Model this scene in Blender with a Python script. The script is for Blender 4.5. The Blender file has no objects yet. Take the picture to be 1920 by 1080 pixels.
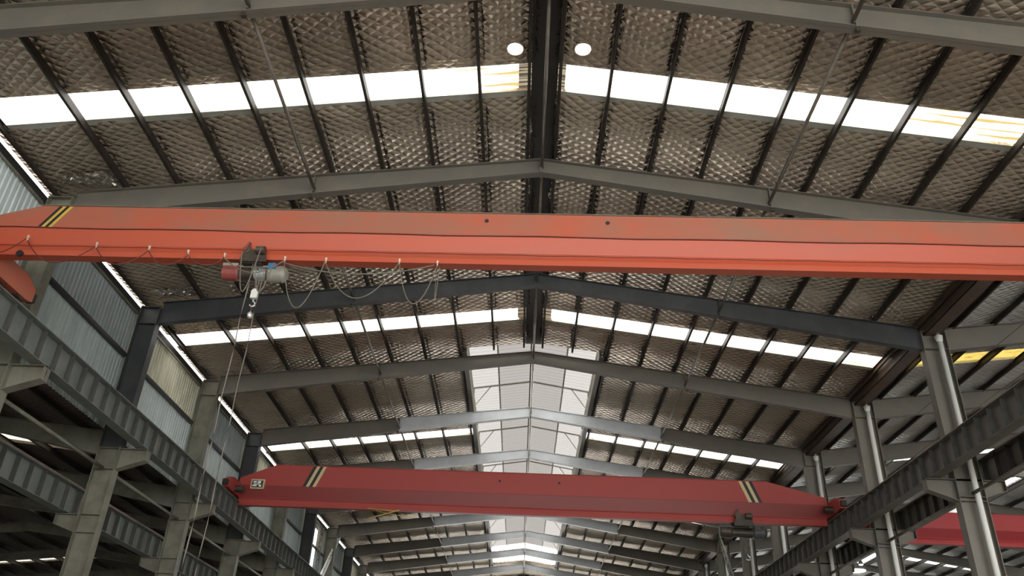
import bpy, bmesh, math, random
from mathutils import Vector, Matrix
random.seed(7)
C = bpy.context.scene.collection
CZ = 1.6                       # eye height; heights below are above the eye, lifted by CZ in MB

# ------------------------------------------------------------------ camera, sky, exposure
PITCH, YAW, ROLL = math.radians(29.766), math.radians(-1.546), math.radians(2.644)
fw = Vector((math.sin(YAW)*math.cos(PITCH), math.cos(YAW)*math.cos(PITCH), math.sin(PITCH)))
rt = Vector((math.cos(YAW), -math.sin(YAW), 0)); up = rt.cross(fw)
rt2 = rt*math.cos(ROLL) + up*math.sin(ROLL); up2 = -rt*math.sin(ROLL) + up*math.cos(ROLL)
cd = bpy.data.cameras.new('camera'); cam = bpy.data.objects.new('camera', cd); C.objects.link(cam)
cam.matrix_world = Matrix(((rt2.x, up2.x, -fw.x, -0.163), (rt2.y, up2.y, -fw.y, 0), (rt2.z, up2.z, -fw.z, CZ), (0, 0, 0, 1)))
cd.sensor_width = 36; cd.lens = 1516.77/1920*36; cd.clip_end = 500
bpy.context.scene.camera = cam
w = bpy.data.worlds.new('sky'); bpy.context.scene.world = w; w.use_nodes = True
bg = w.node_tree.nodes['Background']; bg.inputs[0].default_value = (1.0, 0.985, 0.95, 1); bg.inputs[1].default_value = 4.6
vs = bpy.context.scene.view_settings
vs.view_transform = 'Standard'; vs.look = 'None'; vs.gamma = 1; vs.use_curve_mapping = False; vs.exposure = 0.24
cy = bpy.context.scene.cycles
cy.max_bounces = 10; cy.diffuse_bounces = 6; cy.glossy_bounces = 4; cy.transmission_bounces = 6
cy.sample_clamp_indirect = 8; cy.caustics_reflective = False; cy.caustics_refractive = False
cy.use_denoising = True

# ------------------------------------------------------------------ numbers of the place
D = 6.0; Y1 = 17.168
def FY(n): return Y1 + (n-1)*D            # depth of portal frame n
NF = 13                                   # farthest frame
YB, YE = FY(-4), FY(NF)                   # roof runs from behind the camera to the far end
RB, RBS = 13.33, 0.153                    # rafter underside at the ridge and its fall
RT, RTS = 13.79, 0.127                    # rafter top
FO = 14.0                                 # foil underside at ridge
NC = 25.2                                 # ridge line of the right-hand neighbour

# ------------------------------------------------------------------ materials
def mat(name, col=(.5,.5,.5), rough=.6, metal=0, noise=None, noise_scale=2, noise_amt=.5, bump=0, bump_scale=30, stretch=(1,1,1), lo=.42, hi=.68):
    m = bpy.data.materials.new(name); m.use_nodes = True
    N = m.node_tree.nodes; L = m.node_tree.links; b = N['Principled BSDF']
    b.inputs['Base Color'].default_value = (*col, 1); b.inputs['Roughness'].default_value = rough; b.inputs['Metallic'].default_value = metal
    tc = N.new('ShaderNodeTexCoord'); mp = N.new('ShaderNodeMapping'); L.new(tc.outputs['Object'], mp.inputs[0]); mp.inputs['Scale'].default_value = stretch
    if noise:
        n = N.new('ShaderNodeTexNoise'); n.inputs['Scale'].default_value = noise_scale; n.inputs['Detail'].default_value = 6; n.inputs['Roughness'].default_value = .65
        L.new(mp.outputs[0], n.inputs[0])
        r = N.new('ShaderNodeValToRGB'); r.color_ramp.elements[0].position = lo; r.color_ramp.elements[1].position = hi
        r.color_ramp.elements[0].color = (0,0,0,1); r.color_ramp.elements[1].color = (noise_amt,)*3 + (1,)
        L.new(n.outputs[0], r.inputs[0])
        x = N.new('ShaderNodeMix'); x.data_type = 'RGBA'; x.inputs[6].default_value = (*col, 1); x.inputs[7].default_value = (*noise, 1)
        L.new(r.outputs[0], x.inputs[0]); L.new(x.outputs[2], b.inputs['Base Color'])
    if bump:
        n2 = N.new('ShaderNodeTexNoise'); n2.inputs['Scale'].default_value = bump_scale; L.new(mp.outputs[0], n2.inputs[0])
        bp = N.new('ShaderNodeBump'); bp.inputs['Strength'].default_value = bump; bp.inputs['Distance'].default_value = .02
        L.new(n2.outputs[0], bp.inputs['Height']); L.new(bp.outputs[0], b.inputs['Normal'])
    return m

def foil_mat(name, col, metal=.62):
    """aluminium foil faced quilt blanket: diagonal quilting, creases across the slope, dust"""
    m = bpy.data.materials.new(name); m.use_nodes = True
    N = m.node_tree.nodes; L = m.node_tree.links; b = N['Principled BSDF']
    b.inputs['Metallic'].default_value = metal; b.inputs['Roughness'].default_value = .26
    tc = N.new('ShaderNodeTexCoord')
    wob = N.new('ShaderNodeTexNoise'); wob.inputs['Scale'].default_value = .8; wob.inputs['Detail'].default_value = 3
    L.new(tc.outputs['Object'], wob.inputs[0])
    wv = N.new('ShaderNodeVectorMath'); wv.operation = 'SCALE'; wv.inputs['Scale'].default_value = .16; L.new(wob.outputs[1], wv.inputs[0])
    ad = N.new('ShaderNodeVectorMath'); ad.operation = 'ADD'; L.new(tc.outputs['Object'], ad.inputs[0]); L.new(wv.outputs[0], ad.inputs[1])
    hs = []
    for ang in (38, -38):
        mp = N.new('ShaderNodeMapping'); mp.inputs['Rotation'].default_value = (0, 0, math.radians(ang)); L.new(ad.outputs[0], mp.inputs[0])
        wt = N.new('ShaderNodeTexWave'); wt.inputs['Scale'].default_value = 1.55; wt.inputs['Distortion'].default_value = .12; wt.inputs['Detail'].default_value = 1
        wt.bands_direction = 'Y'; L.new(mp.outputs[0], wt.inputs[0]); hs.append(wt)
    ps = []
    for h in hs:
        pw = N.new('ShaderNodeMath'); pw.operation = 'POWER'; pw.inputs[1].default_value = .38; L.new(h.outputs['Fac'], pw.inputs[0]); ps.append(pw)
    mx = N.new('ShaderNodeMath'); mx.operation = 'MULTIPLY'; L.new(ps[0].outputs[0], mx.inputs[0]); L.new(ps[1].outputs[0], mx.inputs[1])
    cp = N.new('ShaderNodeMapping'); cp.inputs['Scale'].default_value = (.7, 5, 5); L.new(tc.outputs['Object'], cp.inputs[0])
    cn = N.new('ShaderNodeTexNoise'); cn.inputs['Scale'].default_value = 1.6; cn.inputs['Detail'].default_value = 5; L.new(cp.outputs[0], cn.inputs[0])
    sm = N.new('ShaderNodeMath'); sm.operation = 'MULTIPLY_ADD'; sm.inputs[1].default_value = 1.2
    L.new(cn.outputs[0], sm.inputs[0]); L.new(mx.outputs[0], sm.inputs[2])
    bp = N.new('ShaderNodeBump'); bp.inputs['Strength'].default_value = .8; bp.inputs['Distance'].default_value = .045
    L.new(sm.outputs[0], bp.inputs['Height']); L.new(bp.outputs[0], b.inputs['Normal'])
    dn = N.new('ShaderNodeTexNoise'); dn.inputs['Scale'].default_value = .35; dn.inputs['Detail'].default_value = 7; L.new(tc.outputs['Object'], dn.inputs[0])
    r = N.new('ShaderNodeValToRGB'); r.color_ramp.elements[0].position = .35; r.color_ramp.elements[1].position = .7
    r.color_ramp.elements[0].color = (*col, 1); r.color_ramp.elements[1].color = (*[c*.62 for c in col], 1)
    L.new(dn.outputs[0], r.inputs[0]); L.new(r.outputs[0], b.inputs['Base Color'])
    return m

def translucent(name, col, stain=None, amt=1, scale=(.35, 6, 1), lo=.5, hi=.6):
    m = bpy.data.materials.new(name); m.use_nodes = True
    N = m.node_tree.nodes; L = m.node_tree.links; N.remove(N['Principled BSDF']); o = N['Material Output']
    t = N.new('ShaderNodeBsdfTranslucent'); d = N.new('ShaderNodeBsdfDiffuse'); s = N.new('ShaderNodeMixShader'); s.inputs[0].default_value = .12
    t.inputs[0].default_value = (*col, 1); d.inputs[0].default_value = (*col, 1)
    if stain:
        tc = N.new('ShaderNodeTexCoord'); mp = N.new('ShaderNodeMapping'); mp.inputs['Scale'].default_value = scale; L.new(tc.outputs['Object'], mp.inputs[0])
        n = N.new('ShaderNodeTexNoise'); n.inputs['Scale'].default_value = 1.3; n.inputs['Detail'].default_value = 5; L.new(mp.outputs[0], n.inputs[0])
        r = N.new('ShaderNodeValToRGB'); r.color_ramp.elements[0].position = lo; r.color_ramp.elements[1].position = hi
        r.color_ramp.elements[0].color = (*col, 1); r.color_ramp.elements[1].color = (*stain, 1)
        L.new(n.outputs[0], r.inputs[0]); L.new(r.outputs[0], t.inputs[0]); L.new(r.outputs[0], d.inputs[0])
    L.new(t.outputs[0], s.inputs[1]); L.new(d.outputs[0], s.inputs[2]); L.new(s.outputs[0], o.inputs[0])
    return m

def glow(name, col, st):
    m = bpy.data.materials.new(name); m.use_nodes = True
    b = m.node_tree.nodes['Principled BSDF']; b.inputs['Emission Color'].default_value = (*col, 1); b.inputs['Emission Strength'].default_value = st
    return m

M = {
 'foil': foil_mat('foil', (.70, .595, .475), .68),
 'foil_right': foil_mat('foil_right', (.86, .86, .82), .25),
 'foil_left_dimmed': foil_mat('foil_left_dimmed', (.15, .115, .10), .3),  # foil colour darkened to carry the dimness of the left bay
 'sheet': mat('sheet', (.35,.37,.4), .5),
 'steel': mat('steel', (.15,.143,.122), .5, .1, (.2,.172,.13), 1.4, .7, .15, 18),
 'steel_dark': mat('steel_dark', (.055,.06,.064), .45, .1, (.10,.105,.10), 1.2, .6, .15, 18),
 'steel_pale': mat('steel_pale', (.215,.21,.165), .55, .05, (.12,.11,.08), 1.6, .9, .15, 18),
 'purlin': mat('purlin', (.035,.027,.022), .6, .1, (.08,.065,.05), 2.5, .6),
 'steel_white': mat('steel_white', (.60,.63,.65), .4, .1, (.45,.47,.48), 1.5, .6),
 'runway_rib_shaded': mat('runway_rib_shaded', (.06,.062,.058), .5, .1, (.12,.115,.1), 3, .6),  # shade on the stiffener faces put into their colour
 'tie': mat('tie', (.18,.155,.13), .45, .2, (.28,.25,.2), 3, .6),
 'tie_lit': mat('tie_lit', (.78,.76,.70), .45, .1),  # tie pipe as lit from the monitor, daylight painted into the colour
 'runway': mat('runway', (.17,.19,.18), .5, .1, (.24,.245,.22), 1.7, .9, .1, 20),
 'rail': mat('rail', (.36,.25,.23), .45, .3, (.2,.13,.1), 5, .8),
 'wall_blue': mat('wall_blue', (.47,.545,.53), .5, .0, (.28,.34,.36), 1.1, .6, stretch=(1,3,.6)),
 'wall_grey': mat('wall_grey', (.33,.375,.375), .5, .0, (.22,.25,.25), 1.1, .7, stretch=(1,3,.6)),
 'wall_cream': mat('wall_cream', (.64,.62,.48), .5, .0, (.30,.29,.2), 1.3, .7, stretch=(1,3,.6)),
 'wall_pale': mat('wall_pale', (.60,.67,.66), .5, .0, (.38,.44,.46), 1.1, .5, stretch=(1,3,.6)),
 'girt': mat('girt', (.04,.036,.034), .5, .1),
 'gutter': mat('gutter', (.10,.075,.062), .6, .2, (.17,.10,.06), 2, .7),
 'gutter_dark': mat('gutter_dark', (.03,.028,.027), .6),
 'pipe': mat('pipe', (.88,.89,.85), .75, 0, (.5,.5,.45), 2, .5, stretch=(1,1,.3)),
 'crane_orange': mat('crane_orange', (.47,.098,.05), .55, 0, (.24,.155,.105), .55, .9, stretch=(1,1,1.3), lo=.30, hi=.74),
 'crane_orange_low': mat('crane_orange_low', (.49,.085,.038), .5, 0, (.42,.10,.06), 1.2, .7, stretch=(.3,1,3)),
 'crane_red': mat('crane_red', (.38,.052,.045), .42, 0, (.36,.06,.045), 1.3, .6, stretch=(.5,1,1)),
 'crane_red_shaded': mat('crane_red_shaded', (.25,.032,.03), .42, 0, (.2,.035,.03), 1.3, .6, stretch=(.5,1,1)),  # crane red with the shade of the inward slope painted in
 'crane_crimson_shaded': mat('crane_crimson_shaded', (.32,.012,.018), .42),  # same painted shade for the lower channel of the crimson crane
 'runway_right': mat('runway_right', (.125,.108,.092), .5, .1, (.17,.155,.13), 1.7, .8, .1, 20),
 'crane_crimson': mat('crane_crimson', (.46,.035,.042), .42, 0, (.4,.05,.05), 1, .5),
 'yellow': mat('yellow', (.62,.43,.07), .5, 0, (.3,.22,.1), 4, .6),
 'cream': mat('cream', (.62,.50,.28), .5),
 'black': mat('black', (.015,.014,.013), .5),
 'grease': mat('grease', (.05,.042,.032), .45, .3, (.12,.09,.06), 6, .6),
 'hoist_red': mat('hoist_red', (.30,.06,.05), .45, 0, (.12,.06,.05), 6, .7),
 'hoist_grey': mat('hoist_grey', (.33,.32,.27), .5, .1, (.2,.19,.16), 6, .6),
 'blue': mat('blue', (.03,.16,.33), .4),
 'bright_foil': mat('bright_foil', (.42,.39,.34), .28, .85),
 'chrome': mat('chrome', (.75,.77,.78), .25, .6),
 'rope': mat('rope', (.20,.18,.15), .6),
 'cable': mat('cable', (.17,.15,.12), .6),
 'cable_red': mat('cable_red', (.12,.02,.015), .6),
 'clip': mat('clip', (.7,.62,.5), .4, .3),
 'monitor': mat('monitor', (.72,.70,.70), .5, 0, (.6,.58,.58), 1, .5),
 'floor': mat('floor', (.40,.385,.35), .8, 0, (.26,.25,.23), .3, .8),
 'pane': translucent('pane', (.93,.94,.93)),
 'pane_dim': translucent('pane_dim', (.30,.29,.24)),
 'pane_milky': translucent('pane_milky', (.20,.195,.19)),
 'monitor_sheet': translucent('monitor_sheet', (.14,.132,.128)),
 'lip': mat('lip', (.44,.43,.38), .5, 0, (.25,.26,.22), 2, .6),
 'pane_yellow': translucent('pane_yellow', (.93,.92,.84), (.2,.15,.06), lo=.50, hi=.60),
 'pane_amber': translucent('pane_amber', (.24,.175,.045), (.12,.08,.02), scale=(1.5, 3, 1), lo=.5, hi=.7),
 'pane_brown': translucent('pane_brown', (.11,.095,.07), (.03,.022,.015), scale=(.3, 12, 1), lo=.45, hi=.52),
 'lamp': glow('lamp', (.85,.92,1), 26),
}

# ------------------------------------------------------------------ mesh builder
class MB:
    def __init__(s): s.v = []; s.f = []; s.mi = []; s.cur = 0
    def face(s, pts):
        i = len(s.v); s.v += [tuple(p) for p in pts]; s.f.append(tuple(range(i, i+len(pts)))); s.mi.append(s.cur)
    def hexa(s, P):     # 8 points: bottom 4 (ccw from below order free), top 4
        i = len(s.v); s.v += [tuple(p) for p in P]
        for q in ((0,3,2,1),(4,5,6,7),(0,1,5,4),(1,2,6,5),(2,3,7,6),(3,0,4,7)): s.f.append(tuple(i+k for k in q)); s.mi.append(s.cur)
        return s
    def box(s, x0, x1, y0, y1, z0, z1):
        return s.hexa([(x0,y0,z0),(x1,y0,z0),(x1,y1,z0),(x0,y1,z0),(x0,y0,z1),(x1,y0,z1),(x1,y1,z1),(x0,y1,z1)])
    def prism(s, poly, axis, a, b):   # poly 2D list extruded along axis ('x': (y,z); 'y': (x,z); 'z': (x,y))
        def P(p, t): return {'x': (t,p[0],p[1]), 'y': (p[0],t,p[1]), 'z': (p[0],p[1],t)}[axis]
        n = len(poly); i = len(s.v); s.v += [P(p,a) for p in poly] + [P(p,b) for p in poly]
        s.f.append(tuple(i+k for k in range(n))); s.mi.append(s.cur)
        s.f.append(tuple(i+n+k for k in reversed(range(n)))); s.mi.append(s.cur)
        for k in range(n):
            k2 = (k+1) % n; s.f.append((i+k, i+n+k, i+n+k2, i+k2)); s.mi.append(s.cur)
        return s
    def tube(s, pts, r, seg=8, cap=True):
        pts = [Vector(p) for p in pts]; i0 = len(s.v); n = len(pts)
        for k, p in enumerate(pts):
            d = (pts[min(k+1,n-1)] - pts[max(k-1,0)]).normalized()
            a = d.cross(Vector((0,0,1)));
            if a.length < 1e-3: a = d.cross(Vector((0,1,0)))
            a.normalize(); b = d.cross(a); rr = r[k] if isinstance(r, (list, tuple)) else r
            for j in range(seg):
                t = 2*math.pi*j/seg; s.v.append(tuple(p + a*math.cos(t)*rr + b*math.sin(t)*rr))
        for k in range(n-1):
            for j in range(seg):
                j2 = (j+1) % seg; s.f.append((i0+k*seg+j, i0+k*seg+j2, i0+(k+1)*seg+j2, i0+(k+1)*seg+j)); s.mi.append(s.cur)
        if cap:
            s.f.append(tuple(i0+j for j in reversed(range(seg)))); s.mi.append(s.cur)
            s.f.append(tuple(i0+(n-1)*seg+j for j in range(seg))); s.mi.append(s.cur)
        return s
    def bar(s, a, b, wdt, hgt=None):   # square bar between two points
        a, b = Vector(a), Vector(b); hgt = hgt or wdt; d = (b-a).normalized()
        u = d.cross(Vector((0,1,0)))
        if u.length < .05: u = d.cross(Vector((1,0,0)))
        u.normalize(); v = d.cross(u); P = []
        for p in (a, b):
            for su, sv in ((-1,-1),(1,-1),(1,1),(-1,1)): P.append(p + u*su*wdt/2 + v*sv*hgt/2)
        return s.hexa(P)
    def build(s, name, mats, parent=None, lift=True, smooth=False, fixn=True):
        if not isinstance(mats, (list, tuple)): mats = [mats]
        me = bpy.data.meshes.new(name)
        dz = CZ if (lift and parent is None) else 0
        me.from_pydata([(x, y, z+dz) for x, y, z in s.v], [], s.f)
        for m in mats: me.materials.append(M[m] if isinstance(m, str) else m)
        if len(mats) > 1: me.polygons.foreach_set('material_index', s.mi)
        if smooth: me.polygons.foreach_set('use_smooth', [True]*len(me.polygons))
        if fixn: bm = bmesh.new(); bm.from_mesh(me); bmesh.ops.recalc_face_normals(bm, faces=bm.faces); bm.to_mesh(me); bm.free()
        o = bpy.data.objects.new(name, me); C.objects.link(o)
        if parent: o.parent = parent
        return o
def tag(o, label=None, cat=None, group=None, kind=None):
    if label: o['label'] = label
    if cat: o['category'] = cat
    if group: o['group'] = group
    if kind: o['kind'] = kind
    return o
def thing(name, label, cat, loc=(0,0,0), group=None, rz=0):
    o = bpy.data.objects.new(name, None); C.objects.link(o)
    o.location = (loc[0], loc[1], loc[2]+CZ); o.rotation_euler = (0,0,rz); o.empty_display_size = .3
    return tag(o, label, cat, group)
def structure(o): o['kind'] = 'structure'; return o
def kids(o): return list(o.children)
def copy_tree(o, parent=None, loc=None, label=None):
    c = o.copy(); C.objects.link(c)
    if parent: c.parent = parent
    if loc: c.location = (loc[0], loc[1], loc[2]+CZ)
    if label: c['label'] = label
    for ch in kids(o): copy_tree(ch, c)
    return c
ORD = ['nearest','second nearest','third nearest','fourth nearest','fifth nearest','sixth nearest','seventh nearest','eighth nearest','ninth nearest','tenth nearest','eleventh nearest','twelfth nearest','thirteenth nearest','fourteenth nearest']
NTH = ['first','second','third','fourth','fifth','sixth','seventh','eighth','ninth','tenth','eleventh','twelfth','thirteenth','fourteenth']

# ------------------------------------------------------------------ floor
MB().box(-40, 52, YB-4, YE+6, -CZ-.1, -CZ).build('floor', 'floor')
structure(bpy.data.objects['floor'])

# ------------------------------------------------------------------ roof foil and skylights
STRIP0, STRIP1 = 2.62, 3.50
def zroof(x, cx=0, top=FO, s=RTS): return top - s*abs(x-cx)
def roof_slope(xr, xe, cx, top, s, matn, strips, opening=None, y0=YB, y1=YE, cuts=()):
    """one roof slope from ridge side xr to eave xe, with gaps at the skylight strips and the monitor opening; fine enough to sag between purlins"""
    mb = MB(); TH = .09
    ys = [y0]
    for n in strips: ys += [FY(n)+STRIP0, FY(n)+STRIP1]
    ys += [y1]
    spans = [(ys[i], ys[i+1]) for i in range(0, len(ys), 2)]
    sg = 1 if xe > xr else -1
    def dz(x, y):     # the blanket sags between the purlins and ripples
        u = ((abs(x-cx)-1.5)/1.34) % 1.0
        return -.028*math.sin(math.pi*u) - .012*math.sin(y*2.1+x*.9) - .010*math.sin(y*4.7-x*2.3+1) - .008*math.sin(x*7.1+y*1.3)
    def slab(xa, xb, ya, yb, holes=()):
        nx = max(2, int(abs(xb-xa)/.22)); ny = max(2, int((yb-ya)/.3)); i0 = len(mb.v)
        for i in range(nx+1):
            x = xa+(xb-xa)*i/nx
            for j in range(ny+1):
                y = ya+(yb-ya)*j/ny; e = 0 if (j in (0, ny) or i in (0, nx)) else 1
                mb.v.append((x, y, zroof(x,cx,top,s) + e*dz(x, y)))
        for i in range(nx):
            for j in range(ny):
                k = i0+i*(ny+1)+j; mb.f.append((k, k+1, k+ny+2, k+ny+1)); mb.mi.append(0)
        A = [(xa,ya),(xb,ya),(xb,yb),(xa,yb)]; Z = lambda p, h: (p[0], p[1], zroof(p[0],cx,top,s)+h)
        for k in range(4): mb.face([Z(A[k],0), Z(A[(k+1)%4],0), Z(A[(k+1)%4],TH), Z(A[k],TH)])
        mb.face([Z(p,TH) for p in A])
    def ring(hx, hy, r, q):      # square panel with a round hole
        Z = lambda x, y, h: (x, y, zroof(x,cx,top,s)+h); K = 32
        for k in range(K):
            a, b = 2*math.pi*k/K, 2*math.pi*(k+1)/K
            def sq(t):
                c_, s_ = math.cos(t), math.sin(t); m_ = max(abs(c_), abs(s_)); return hx+q*c_/m_, hy+q*s_/m_
            (xa_, ya_), (xb_, yb_) = sq(a), sq(b); ia, ib = (hx+r*math.cos(a), hy+r*math.sin(a)), (hx+r*math.cos(b), hy+r*math.sin(b))
            for h in (0, TH): mb.face([Z(*ia,h), Z(xa_,ya_,h), Z(xb_,yb_,h), Z(*ib,h)])
            mb.face([Z(*ia,0), Z(*ib,0), Z(*ib,TH), Z(*ia,TH)])
    def slab_h(xa, xb, ya, yb):
        for (hx, hy, r) in cuts:
            q = .27
            if ya < hy < yb and min(xa, xb) < hx < max(xa, xb):
                d_ = 1 if xb > xa else -1
                slab(xa, hx-d_*q, ya, yb); slab(hx+d_*q, xb, ya, yb); slab(hx-d_*q, hx+d_*q, ya, hy-q); slab(hx-d_*q, hx+d_*q, hy+q, yb); ring(hx, hy, r, q); return
        slab(xa, xb, ya, yb)
    for ya, yb in spans:
        if yb-ya < .01: continue
        if opening and yb > opening[0] and ya < opening[1]:
            xo = cx + sg*opening[2]
            oa, ob = max(ya, opening[0]), min(yb, opening[1])
            if ya < oa: slab(xr, xe, ya, oa)
            slab(xo, xe, oa, ob)
            if ob < yb: slab(xr, xe, ob, yb)
        else: slab_h(xr, xe, ya, yb)
    o = mb.build('ceiling', matn, smooth=True, fixn=False); structure(o)
    return o
MON = (28.75, FY(10)-.4, 2.62)     # monitor opening: from, to, half width
even = [n for n in range(-4, NF, 2)]
HOLES_L = [(-.70, 13.30, .185)]; HOLES_R = [(.84, 13.24, .185)]
roof_slope(0, -13.05, 0, FO, RTS, 'foil', even, MON, cuts=HOLES_L)
roof_slope(0, 12.42, 0, FO, RTS, 'foil', even, MON, cuts=HOLES_R)
MONR = (40.2, YE-2, 1.4)
roof_slope(NC, 12.78, NC, FO, RTS, 'foil_right', even, MONR)
roof_slope(NC, 38, NC, FO, RTS, 'foil_right', even, MONR)
LX, LTOP, LS = -25.0, 9.25, .1           # left neighbour, lower roof
roof_slope(LX, -12.95, LX, LTOP, LS, 'foil_left_dimmed', even)
roof_slope(LX, -37.5, LX, LTOP, LS, 'foil_left_dimmed', even)

win = [0]
def skylight(xa, xb, cx, top, s, n, matn, skip=None):
    """corrugated plastic sheet lying across the slope"""
    mb = MB(); ya, yb = FY(n)+STRIP0-.05, FY(n)+STRIP1+.05
    k = 10; pts = []
    for i in range(k+1):
        y = ya + (yb-ya)*i/k; pts.append((y, .025 if i % 2 else 0))
    pieces = [(xa, xb)] if not skip else skip
    for (p, q, ) in pieces:
        for i in range(k):
            (y0_, h0), (y1_, h1) = pts[i], pts[i+1]
            mb.face([(p,y0_,zroof(p,cx,top,s)+.1+h0),(q,y0_,zroof(q,cx,top,s)+.1+h0),(q,y1_,zroof(q,cx,top,s)+.1+h1),(p,y1_,zroof(p,cx,top,s)+.1+h1)])
    win[0] += 1
    return structure(mb.build('window_%d' % win[0], matn))
for n in even:
    out = MON[0] < FY(n)+3 < MON[1]
    for sg in (-1, 1):
        a = MON[2]-.1 if out else .55
        e = 13.0 if sg < 0 else 12.35
        if n == 0 and sg < 0:
            skylight(-.62, -.0, 0, FO, RTS, n, 'pane_brown'); skylight(-.62, -2.2, 0, FO, RTS, n, 'pane_yellow'); skylight(-2.2, -e, 0, FO, RTS, n, 'pane')
        elif n == 0:
            skylight(.50, .0, 0, FO, RTS, n, 'pane_brown'); skylight(.5, 8.3, 0, FO, RTS, n, 'pane'); skylight(8.3, e, 0, FO, RTS, n, 'pane_yellow')
        elif n == 2 :
            skylight(sg*.62, 0, 0, FO, RTS, n, 'pane_brown')
            if sg > 0: skylight(.62, 10.9, 0, FO, RTS, n, 'pane'); skylight(10.9, e, 0, FO, RTS, n, 'pane_yellow')
            else: skylight(-.62, -e, 0, FO, RTS, n, 'pane')
        else: skylight(sg*a if out else 0, sg*e, 0, FO, RTS, n, 'pane')
    skylight(NC, 12.8, NC, FO, RTS, n, 'pane_amber' if n in (2,) else 'pane'); skylight(NC, 37.9, NC, FO, RTS, n, 'pane')
    skylight(LX, -13.0, LX, LTOP, LS, n, 'pane_dim'); skylight(LX, -37.4, LX, LTOP, LS, n, 'pane_dim')
    # sheet lap lip hanging along the far edge of each strip
    for sg, xe in ((-1, -13.0), (1, 12.3)):
        xa = sg*(MON[2] if out else .02)
        y = FY(n)+STRIP1
        t = MB().hexa([(xa,y,zroof(xa)-.012),(xe,y,zroof(xe)-.012),(xe,y+.19,zroof(xe)-.012),(xa,y+.19,zroof(xa)-.012),
                   (xa,y,zroof(xa)-.002),(xe,y,zroof(xe)-.002),(xe,y+.19,zroof(xe)-.002),(xa,y+.19,zroof(xa)-.002)])
        win[0] += 1; structure(t.build('trim_%d' % win[0], 'lip'))

# round roof vents beside the ridge: rim + pale cap
def vent(x, y, label, open_=True):
    t = thing('roof_vent', label, 'vent', (x, y, zroof(x)), 'round roof vents beside the ridge')
    m = MB(); r = .185
    for k in range(28):
        a, b = 2*math.pi*k/28, 2*math.pi*(k+1)/28
        m.hexa([(math.cos(a)*r, math.sin(a)*r, -.03),(math.cos(a)*(r+.03), math.sin(a)*(r+.03), -.03),(math.cos(b)*(r+.03), math.sin(b)*(r+.03), -.03),(math.cos(b)*r, math.sin(b)*r, -.03),
                (math.cos(a)*r, math.sin(a)*r, .12),(math.cos(a)*(r+.03), math.sin(a)*(r+.03), .12),(math.cos(b)*(r+.03), math.sin(b)*(r+.03), .12),(math.cos(b)*r, math.sin(b)*r, .12)])
    m.build('rim', 'foil' if open_ else 'girt', t)
    MB().tube([(0,0,.15),(0,0,.17)], r+.05, 24).build('cap', 'pane' if open_ else 'foil', t)
vent(-.70, 13.30, 'bright round roof vent left of the ridge above the skylight strip')
vent(.84, 13.24, 'bright round roof vent right of the ridge above the skylight strip')
vent(-.82, 24.9, 'closed dark-rimmed round vent left of the ridge behind the orange crane', False)

# ------------------------------------------------------------------ purlins (cold rolled C sections) running the length of the hall
def purlin(x, cx, top, s, y0, y1, label, group, matn='purlin', h=.2, flip=1, fringe=True):
    z = zroof(x, cx, top, s)
    t = thing('purlin', label, 'roof purlin', (x, y0, z), group)
    L = y1-y0; w_ = .07*flip; m = MB()
    m.box(0, .006*flip, 0, L, -h, 0); m.box(0, w_, 0, L, -h, -h+.008); m.box(w_-.006*flip, w_, 0, L, -h, -h+.03); m.box(0, w_, 0, L, -.008, 0)
    m.build('channel', matn, t)
    return t
def foil_edge(x, cx, top, s, y0, y1, t, gaps):
    """torn foil tongues hanging beside the purlin"""
    m = MB(); base = t.location.y
    for sd in (-1, 1):
        y = y0+.05; prev = None; tog = False
        while y < y1-.05:
            free = all(not (a-.1 < y < b+.25) for a, b in gaps)
            if not free: prev = None; y += .1; continue
            tog = not tog; amp = random.choice((.05, .07, .10, .12)) if tog else .005; hz = random.uniform(.02, .12) if tog else .01
            p = ((sd*.045+.03, y-base, -.005), (sd*(.045+amp)+.03, y-base+random.uniform(-.05,.05), -hz))
            if prev: m.face([prev[0], p[0], p[1], prev[1]])
            prev = p; y += random.uniform(.03, .075)
    if m.f:
        bm = bmesh.new(); o = m.build('torn_foil', 'purlin', t); bm.from_mesh(o.data); bmesh.ops.remove_doubles(bm, verts=bm.verts, dist=1e-5); bm.to_mesh(o.data); bm.free()
gaps = [(FY(n)+STRIP0-.1, FY(n)+STRIP1+.15) for n in even]
gm = gaps + []
PX = [1.5+1.34*k for k in range(8)]
PW = ['nearest the ridge','second from the ridge','third from the ridge','fourth from the ridge','fifth from the ridge','sixth from the ridge','seventh from the ridge','eighth from the ridge']
for sg, side in ((-1,'left'),(1,'right')):
    for k, x in enumerate(PX):
        inmon = x < MON[2]
        t = purlin(sg*x, 0, FO, RTS, FY(-1), MON[0] if inmon else YE, 'dark roof purlin on the %s slope, %s' % (side, PW[k]), 'purlins of the main roof', flip=sg)
        foil_edge(sg*x, 0, FO, RTS, FY(-1), min(FY(7), MON[0] if inmon else YE), t, gaps)
    t = purlin(sg*.33, 0, FO, RTS, FY(-1), MON[0], 'dark ridge purlin just %s of the ridge line' % side, 'purlins of the main roof', flip=sg)
    foil_edge(sg*.33, 0, FO, RTS, FY(-1), MON[0], t, gaps)
structure(MB().box(-.31, .31, YB, MON[0], FO-.06, FO-.045).build('trim_99', 'girt'))
purlin(-12.78, 0, FO, RTS, FY(-1), YE, 'dark eave purlin beside the bright slot above the left wall', 'purlins of the main roof', flip=1)
purlin(12.25, 0, FO, RTS, FY(-1), YE, 'brown eave purlin along the right valley gutter', 'purlins of the main roof', 'gutter', flip=-1)
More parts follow.
